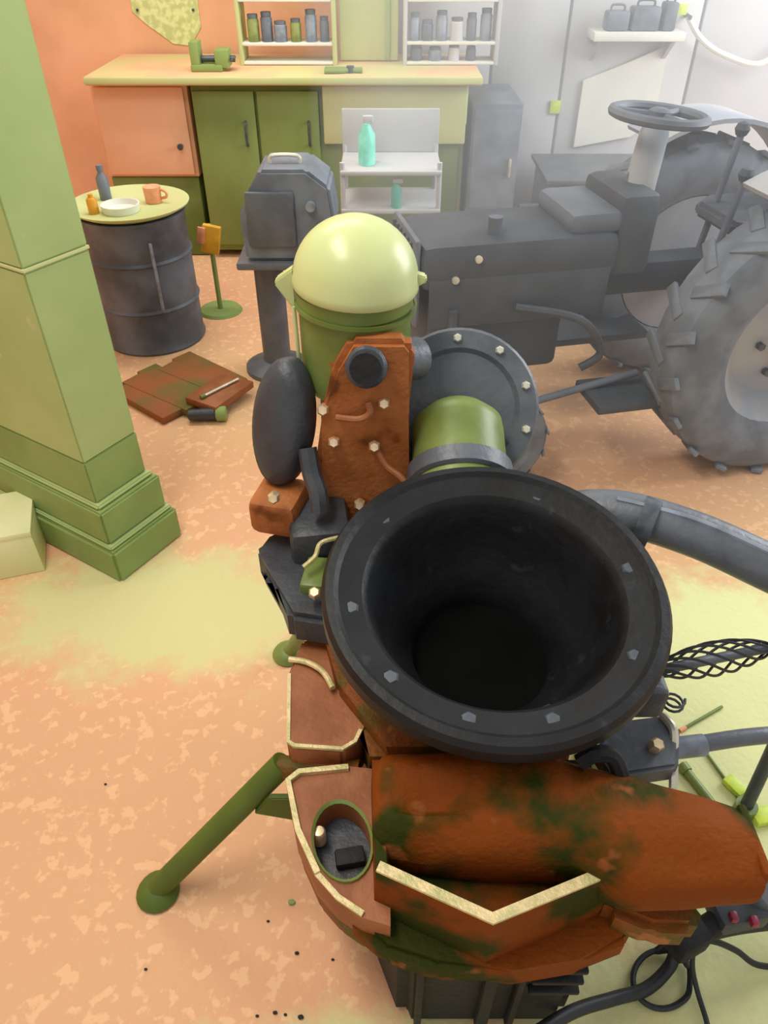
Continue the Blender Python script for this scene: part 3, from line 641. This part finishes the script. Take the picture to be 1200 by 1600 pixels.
# bell housing: wide black funnel-shaped ring, tilted to the camera
bc = V((.19, .893, .70)); bn = V((0.02, -math.sin(math.radians(8)), math.cos(math.radians(8)))).normalized()
RB = .297
prof = [(.125, -.26), (.145, -.25), (.19, -.14), (.262, -.06), (.288, -.05), (RB, -.036), (RB, -.008), (.290, .003), (.276, .004), (.268, -.004), (.228, -.014), (.222, -.020), (.216, -.030), (.20, -.085), (.165, -.165), (.135, -.20), (.128, -.235), (.125, -.26)]
b = B(); lathe(b, prof, bc, bn, 72, ref=(1, 0, 0)); bell = obj('bell_housing', b, M_black, eng, sharp=30)
b = B(); lathe(b, [(0, -.262), (.128, -.262), (.13, -.232), (.12, -.238), (0, -.238)], bc, bn, 48, ref=(1, 0, 0)); obj('bore', b, M_boreblack, bell)  # near-black disc closing the bore
FB = frame(bn, (1, 0, 0))
bb = B(); lathe(bb, [(0, -.01), (.016, -.01), (.016, .004), (.011, .010), (0, .010)], (0, 0, 0), seg=6); bd = me(bb, 'bolt')
for (x_, y_) in ((632, 830), (828, 802), (985, 886), (990, 1022), (872, 1140), (576, 1086), (534, 950), (730, 1135)):
    d = V(((x_-600)/FPX, -(y_-800)/FPX*_s+_c, -(y_-800)/FPX*_c-_s)); o_ = V((0, 0, H)); tt = (bc-bn*.008-o_).dot(bn)/d.dot(bn); q = o_+d*tt
    rr = (q-bc); q = bc + rr.normalized()*.249 - bn*.010
    inst('bolt', bd, M_boltd, Matrix.Translation(q) @ FB.to_4x4(), bell)
b = B(); a0 = [bc + FB @ V((.20*math.cos(a), .20*math.sin(a), -.088)) for a in [math.radians(-115+k*5) for k in range(11)]]
tube(b, a0, .008, 6, 0); obj('snap_ring', b, M_boltd, bell)
# cover lug on the ring's outside right
q = PZ(1000, 1085, .60); b = B(); box(b, (q.x+.01, q.y+.01, .585), (.07, .05, .07), .012); obj('side_lug', b, M_dgrey, bell)

# olive neck and grey flange behind the bell housing
fc = PY(716, 640, 1.42); fd = (V((0.0, 0.0, H)) - fc).normalized(); fd = V((-.03, -.86, .50)).normalized()
b = B(); lathe(b, [(0, -.09), (.10, -.09), (.14, -.05), (.165, -.03), (.178, -.02), (.178, .008), (.172, .014), (.135, .016), (.125, .006), (0, .006)], fc, fd, 48, ref=(1, 0, 0)); fg = obj('rear_flange', b, M_mgrey, eng)
FF = frame(fd, (1, 0, 0))
bb = B(); lathe(bb, [(0, -.006), (.010, -.006), (.010, .006), (.007, .010), (0, .010)], (0, 0, 0), seg=6); bd2 = me(bb, 'flange_bolt')
for k in range(10):
    a = math.radians(20+36*k); q = fc + FF @ V((.155*math.cos(a), .155*math.sin(a), .016))
    inst('bolt', bd2, M_steel, Matrix.Translation(q) @ FF.to_4x4(), fg)
n0 = PY(714, 665, 1.375); nd = V((0.0, -.80, -.35)).normalized()
b = B(); lathe(b, [(0, -.03), (.07, -.03), (.098, .0), (.10, .02), (.102, .24), (0, .24)], n0, nd, 36); obj('neck', b, M_oliveir, eng)
b = B(); lathe(b, [(.103, .11), (.112, .115), (.112, .15), (.103, .155), (.103, .11)], n0, nd, 36); obj('clamp_band', b, M_mgrey, eng)

# brown cylinder unit with the cream domed cap
ub = V((-.055, 1.40, 0))
b = B(); lathe(b, [(0, .44), (.11, .44), (.118, .47), (.112, .60), (.095, .66), (.092, .80), (.10, .86), (.102, .90), (0, .90)], ub, seg=36, sy=.9); cu = obj('cylinder_barrel', b, M_ironl, eng)
b = B(); prism(b, [(-.095, .50), (.085, .50), (.10, .62), (.095, .80), (.105, .94), (.09, .962), (-.02, .962), (-.055, .90), (-.08, .80), (-.10, .68)], -.03, .02, .012, Matrix(((1, 0, 0, ub.x+.01), (0, 0, -1, 1.30), (0, 1, 0, 0), (0, 0, 0, 1)))); fp = obj('front_cover', b, M_ironl, cu)
bb = B(); lathe(bb, [(0, -.01), (.013, -.01), (.013, .008), (.009, .014), (0, .014)], (0, 0, 0), seg=6); bd3 = me(bb, 'bolt_bright')
def bolt_at(x_, y_, Y, par, n_=V((0, -.9, .4)), m=M_bolt):
    q = PY(x_, y_, Y); inst('bolt', bd3, m, Matrix.Translation(q) @ frame(n_).to_4x4(), par)
for (x_, y_, Y) in ((522, 690, 1.275), (585, 697, 1.275), (562, 788, 1.265), (505, 640, 1.28), (600, 630, 1.28)): bolt_at(x_, y_, Y, fp)
b = B(); tube(b, [PY(525, 652, 1.27), PY(560, 655, 1.262), PY(578, 645, 1.262), PY(575, 628, 1.27)], .007); obj('lever', b, M_irl, fp)
b = B(); tube(b, [PY(590, 705, 1.27), PY(604, 728, 1.25), PY(622, 742, 1.23), PY(632, 752, 1.22)], .007); obj('pipe', b, M_irl, fp)
b = B(); cyl(b, PY(575, 572, 1.34), PY(572, 574, 1.24), .042, .04, 24, .006); po = obj('intake_port', b, M_dgrey, cu)
b = B(); lathe(b, [(.0, 0), (.028, 0), (.030, .006), (.0, .006)], PY(571, 576, 1.236), V((0, -.9, .3)), 20); obj('port_mouth', b, M_black2, po)
b = B(); cyl(b, PY(590, 565, 1.33), PY(650, 560, 1.40), .036, .045, 20); obj('elbow', b, M_mgrey, eng)
b = B(); lathe(b, [(0, .80), (.108, .80), (.114, .82), (.114, .975), (.118, .98), (.118, 1.012), (0, 1.012)], ub+V((-.004, .02, 0)), seg=44); can = obj('canister', b, M_oliveir, eng)
da = V((.06, -.02, 1)).normalized(); do = ub+V((-.002, .02, 1.012))
pr = [(0, 0), (.122, 0), (.126, .006), (.126, .018)] + [(.124*math.cos(math.radians(a)), .018+.118*math.sin(math.radians(a))) for a in range(6, 90, 7)] + [(0, .136)]
b = B(); lathe(b, pr, do, da, 48); dm_ = obj('dome_cap', b, M_dome, eng, label='cream domed cap with side lugs')
b = B(); lathe(b, [(.119, -.004), (.124, -.004), (.124, .004), (.119, .004), (.119, -.004)], do-V((0, 0, .033)), da, 44); obj('clamp_ring', b, M_oliveir, can)
for s in (-1, 1):
    M_ = Matrix(((s, 0, 0, do.x), (0, 0, -1, do.y-.01), (0, 1, 0, do.z), (0, 0, 0, 1)))
    b = B(); prism(b, [(.118, .045), (.155, .020), (.158, .012), (.126, -.038), (.118, -.035)] if s < 0 else [(.11, .035), (.140, .026), (.142, .016), (.118, .004)], -.012, .012, .003, M_); obj('wing_lug', b, M_dome, dm_)
b = B(); tube(b, [do+V((-.122, -.03, -.03)), do+V((-.12, -.035, -.10)), do+V((-.119, -.035, -.20))], .004); obj('clip_wire', b, M_dome, can)
# dark oval side cover and lower left casting
oc = PY(432, 665, 1.30); od = V((-.45, -.85, .3)).normalized()
b = B(); lathe(b, [(0, -.06), (.9, -.06), (1.0, -.045), (1.0, -.015), (.93, .0), (.7, .012), (0, .018)][:], (0, 0, 0), (0, 0, 1), 40, sx=.14, sy=.066)
bmesh.ops.transform(b, matrix=Matrix.Translation(oc) @ frame(od).to_4x4(), verts=b.verts); ov = obj('side_cover', b, M_dgrey, eng)
q = PY(438, 790, 1.26); b = B(); box(b, q, (.11, .12, .09), .022, rz(-14)); lug = obj('mounting_lug', b, M_ironl, eng)
bolt_at(428, 777, 1.185, lug)
b = B(); box(b, PY(500, 835, 1.22), (.13, .14, .12), .02, rz(8)); obj('pump_body', b, M_dgrey, eng)
b = B(); prism(b, [(-.285, 1.20), (-.25, 1.17), (-.19, 1.0), (-.09, .98), (-.06, 1.10), (-.10, 1.28), (-.22, 1.28), (-.255, 1.235)], .43, .51, .012); pbase = obj('pump_base', b, M_dgrey, eng)
bolt_at(492, 927, 1.03, pbase, V((0, -.5, .8)))
b = B(); box(b, PZ(492, 910, .52)+V((0, .02, -.01)), (.05, .09, .05), .008, rz(-8)); obj('oil_filler', b, M_oliveir, pbase)
b = B(); tube(b, [PZ(474, 886, .56), PZ(492, 870, .57), PZ(500, 850, .58), PZ(520, 842, .58), PZ(545, 838, .57)], .005); obj('oil_pipe', b, M_edge, pbase)
b = B(); tube(b, [PY(500, 800, 1.19), PY(497, 770, 1.21), PY(487, 740, 1.24), PY(480, 700, 1.27)], .02); obj('coupling_pipe', b, M_dgrey, eng)
# right-hand bracket, strap, pipes
br = [PZ(930, 1170, .47), PZ(960, 1128, .47), PZ(1040, 1118, .47), PZ(1062, 1140, .47), PZ(1060, 1200, .47), PZ(960, 1215, .47)]
b = B(); prism(b, [(p.x, p.y) for p in br], .43, .475, .006); bk = obj('bracket', b, M_mgrey, eng)
b = B(); tube(b, [PZ(1035, 1118, .478), PZ(1052, 1140, .48), PZ(1053, 1175, .46), PZ(1052, 1232, .43)], .008); obj('pipe', b, M_steel, bk)
b = B(); tube(b, [PZ(905, 1192, .55), PZ(930, 1178, .565), PZ(957, 1182, .56), PZ(970, 1212, .53)], .014); obj('strap', b, M_black2, bk)
bolt_at(1025, 1165, .72, bk, V((0, -.3, .9)), M_boltd)
b = B(); tube(b, [PZ(1030, 1060, .58), PZ(1040, 1085, .56), PZ(1020, 1095, .55), PZ(1003, 1098, .55)], .005); obj('cable_clip', b, M_edge, eng)
b = B(); cc = PZ(1050, 1105, .53); tube(b, [cc+V((.016*math.cos(a), .016*math.sin(a), .002*a)) for a in [k*.5 for k in range(26)]], .0025, 5, 0); obj('spring', b, M_boltd, eng)
# spring-cage lever handle
h0, h1 = PZ(1030, 1047, .58), PZ(1200, 1012, .56)
hdir = (h1-h0).normalized(); HM = frame(hdir); hl = (h1-h0).length
b = B(); cyl(b, h0-hdir*.06, h1+hdir*.03, .009, None, 12); lev = obj('lever_rod', b, M_mgrey, eng)
for k in range(8):
    b = B(); pts = []
    for i in range(25):
        u = i/24; a = 2*pi*k/8 + u*4.6; rr = .009+.020*math.sin(pi*u)**.8
        pts.append(h0 + HM @ V((rr*math.cos(a), rr*math.sin(a), hl*u)))
    tube(b, pts, .0026, 5, 0); obj('cage_wire', b, M_cable, lev)

# ------------------------------------------------------------------ hoses, bars and cables round the engine
b = B(); hp_ = [V((.22, 1.16, .56)), V((.34, 1.17, .62)), V((.46, 1.14, .66)), V((.60, 1.08, .655)), V((.74, 1.0, .63)), V((.92, .92, .58)), V((1.12, .86, .40)), V((1.24, .84, .12)), V((1.30, .86, .052)), V((1.5, .95, .052))]
tube(b, hp_, .045, 20, 8); ho = obj('exhaust_hose', b, M_mgrey, label='thick grey hose leaving the black bell housing to the right', cat='hose')
b = B(); tube(b, [p+V((-.006, -.012, .043)) for p in hp_[2:6]], .006, 6, 8); obj('seam', b, M_jar, ho)
b = B(); lathe(b, [(.046, 0), (.054, 0), (.054, .03), (.046, .03), (.046, 0)], V((.50, 1.115, .658)), V((.14, -.07, -.015)), 24); obj('hose_clamp', b, M_boltd, ho)
p0, p1 = PZ(1062, 1168, .30), PZ(1260, 1145, .30)
b = B(); tube(b, [p0, p0.lerp(p1, .5)+V((0, 0, .01)), p1], .017, 12, 5); bar = obj('grey_pipe', b, M_mgrey, label='straight grey pipe behind the right end of the gear housing', cat='pipe')
b = B(); cyl(b, p0-(p1-p0).normalized()*.02, p0+(p1-p0).normalized()*.05, .022); obj('coupling', b, M_jar, bar)
p0, p1 = PZ(1165, 1262, .02), PZ(1215, 1155, .25)
b = B(); cyl(b, p0, p1, .014, None, 12); bar = obj('prop_bar', b, M_dgrey, label='dark prop bar leaning at the right edge', cat='bar')
b = B(); cyl(b, p0-V((0, 0, .02)), p0+V((0, 0, .012)), .024); obj('foot', b, M_oliveir, bar)
for (a, e, m, l) in (((1062, 1142), (1128, 1104), M_oliveir, 'thin olive rod on the pale floor pointing to the spring handle'), ((1085, 1150), (1165, 1262), M_oliveir, 'longer thin olive rod on the floor by the grey pipe'), ((1065, 1195), (1140, 1290), M_oliveir, 'thick olive rod lying beside the gear housing end')):
    r_ = .010 if 'thick' in l else .004
    p0, p1 = PZ(*a, r_+.001), PZ(*e, r_+.001); b = B(); cyl(b, p0, p1, r_, None, 10); o = obj('rod', b, m, label=l, cat='rod')
    b = B(); cyl(b, p0, p0+(p1-p0).normalized()*.02, r_*1.4, None, 10); obj('tip', b, M_pink if r_ < .005 else m, o)
q = PZ(1148, 1228, .01); b = B(); box(b, (q.x, q.y, .009), (.03, .05, .018), .004, rz(30)); o = obj('lime_tag', b, M_lime, label='lime green tag on the floor between the rods', cat='tag')
q = PZ(1192, 1275, .01); b = B(); box(b, (q.x, q.y, .009), (.05, .04, .018), .004, rz(10)); o = obj('lime_tag', b, M_lime, label='lime green tag at the right frame edge by the housing end', cat='tag')
# cables
zc = .02
c1 = [PZ(800, 1640, .10), PZ(890, 1583, .06), PZ(960, 1560, .03), PZ(1010, 1545, zc), PZ(1045, 1512, zc), PZ(1060, 1480, .05), PZ(1090, 1465, .09), PZ(1150, 1450, .09), PZ(1230, 1440, .07)]
b = B(); tube(b, c1, .012, 10, 8); obj('power_cable', b, M_cable, label='thick black power cable running from the sump to the right', cat='cable')
lp = [PZ(1035+46*math.cos(a), 1530+46*math.sin(a), .012) for a in [k*.45 for k in range(15)]]
b = B(); tube(b, [PZ(1075, 1455, .06)]+lp[10:14]+lp[1:14]+[PZ(1070, 1500, .03), PZ(1085, 1470, .08)], .0055, 8, 5); obj('cable_coil', b, M_cable, label='thin black cable coiled in a loop on the floor', cat='cable')
b = B(); tube(b, [PZ(1085, 1470, .10), PZ(1082, 1510, .05), PZ(1090, 1550, .02), PZ(1105, 1600, .012), PZ(1112, 1650, .012)], .005, 8, 6); obj('thin_cable', b, M_cable, label='thin black cable running down past the coil to the lower edge', cat='cable')
b = B(); tube(b, [PZ(1070, 1478, .10), PZ(1110, 1470, .08), PZ(1150, 1485, .05), PZ(1185, 1508, .02), PZ(1250, 1512, .012)], .006, 8, 6); obj('thin_cable', b, M_cable, label='thin black cable arching to the right edge above the pale floor', cat='cable')
t = thing('cable_plug', PZ(1075, 1480, .0), 'chunky black cable plug with red tabs at the lower right', 'plug')
q = PZ(1075, 1468, .12); b = B(); box(b, q, (.075, .05, .06), .012, rz(25)); obj('body', b, M_black2, t)
q = PZ(1150, 1420, .14); b = B(); box(b, q, (.10, .07, .05), .012, rz(10)); obj('socket', b, M_dgrey, t)
q = PZ(1120, 1448, .12); b = B(); cyl(b, PZ(1085, 1462, .12), PZ(1140, 1428, .13), .022); obj('sleeve', b, M_black2, t)
for (x_, y_) in ((1146, 1433), (1178, 1440)):
    q = PZ(x_, y_, .168); b = B(); box(b, q, (.014, .018, .018), .004); obj('tab', b, M_red, t)
q = PZ(1192, 1395, .17); b = B(); lathe(b, [(.0, -.02), (.03, -.02), (.032, .0), (.02, .02), (0, .02)], q, (.2, -.4, .8), 18); obj('threaded_ring', b, M_mgrey, t)

for (x_, y_, r_) in ((430, 1583, .004), (446, 1586, .003), (402, 1588, .003), (470, 1590, .005), (419, 1440, .003), (464, 1490, .004), (456, 1411, .007), (228, 1515, .003), (165, 1226, .003), (520, 1500, .003)):
    q = PZ(x_, y_, 0); b = B(); bmesh.ops.create_icosphere(b, subdivisions=1, radius=r_, matrix=Matrix.Translation((q.x, q.y, r_*.7)) @ Matrix.Diagonal((1.3, .9, .75, 1)))
    obj('crumb', b, M_olived if r_ > .006 else M_black2, label='small dark crumb of dirt on the floor left of the engine', cat='crumb', group='crumbs on the floor')

# ------------------------------------------------------------------ smoke haze over the back of the workshop
hz = bpy.data.materials.new('smoke'); hz.use_nodes = True; nt = hz.node_tree; nt.nodes.clear()
out = nt.nodes.new('ShaderNodeOutputMaterial'); vol = nt.nodes.new('ShaderNodeVolumeScatter'); vol.inputs['Color'].default_value = (.93, .95, 1, 1); vol.inputs['Density'].default_value = .15
nt.links.new(vol.outputs[0], out.inputs['Volume'])
b = B(); prism(b, [(.02, 1.75), (3.6, 1.75), (3.6, 4.90), (-.5, 4.90)], .002, 1.75)
MATS['smoke'] = hz
obj('smoke_haze', b, hz, label='thin grey smoke haze hanging over the tractor', cat='smoke', kind='stuff')
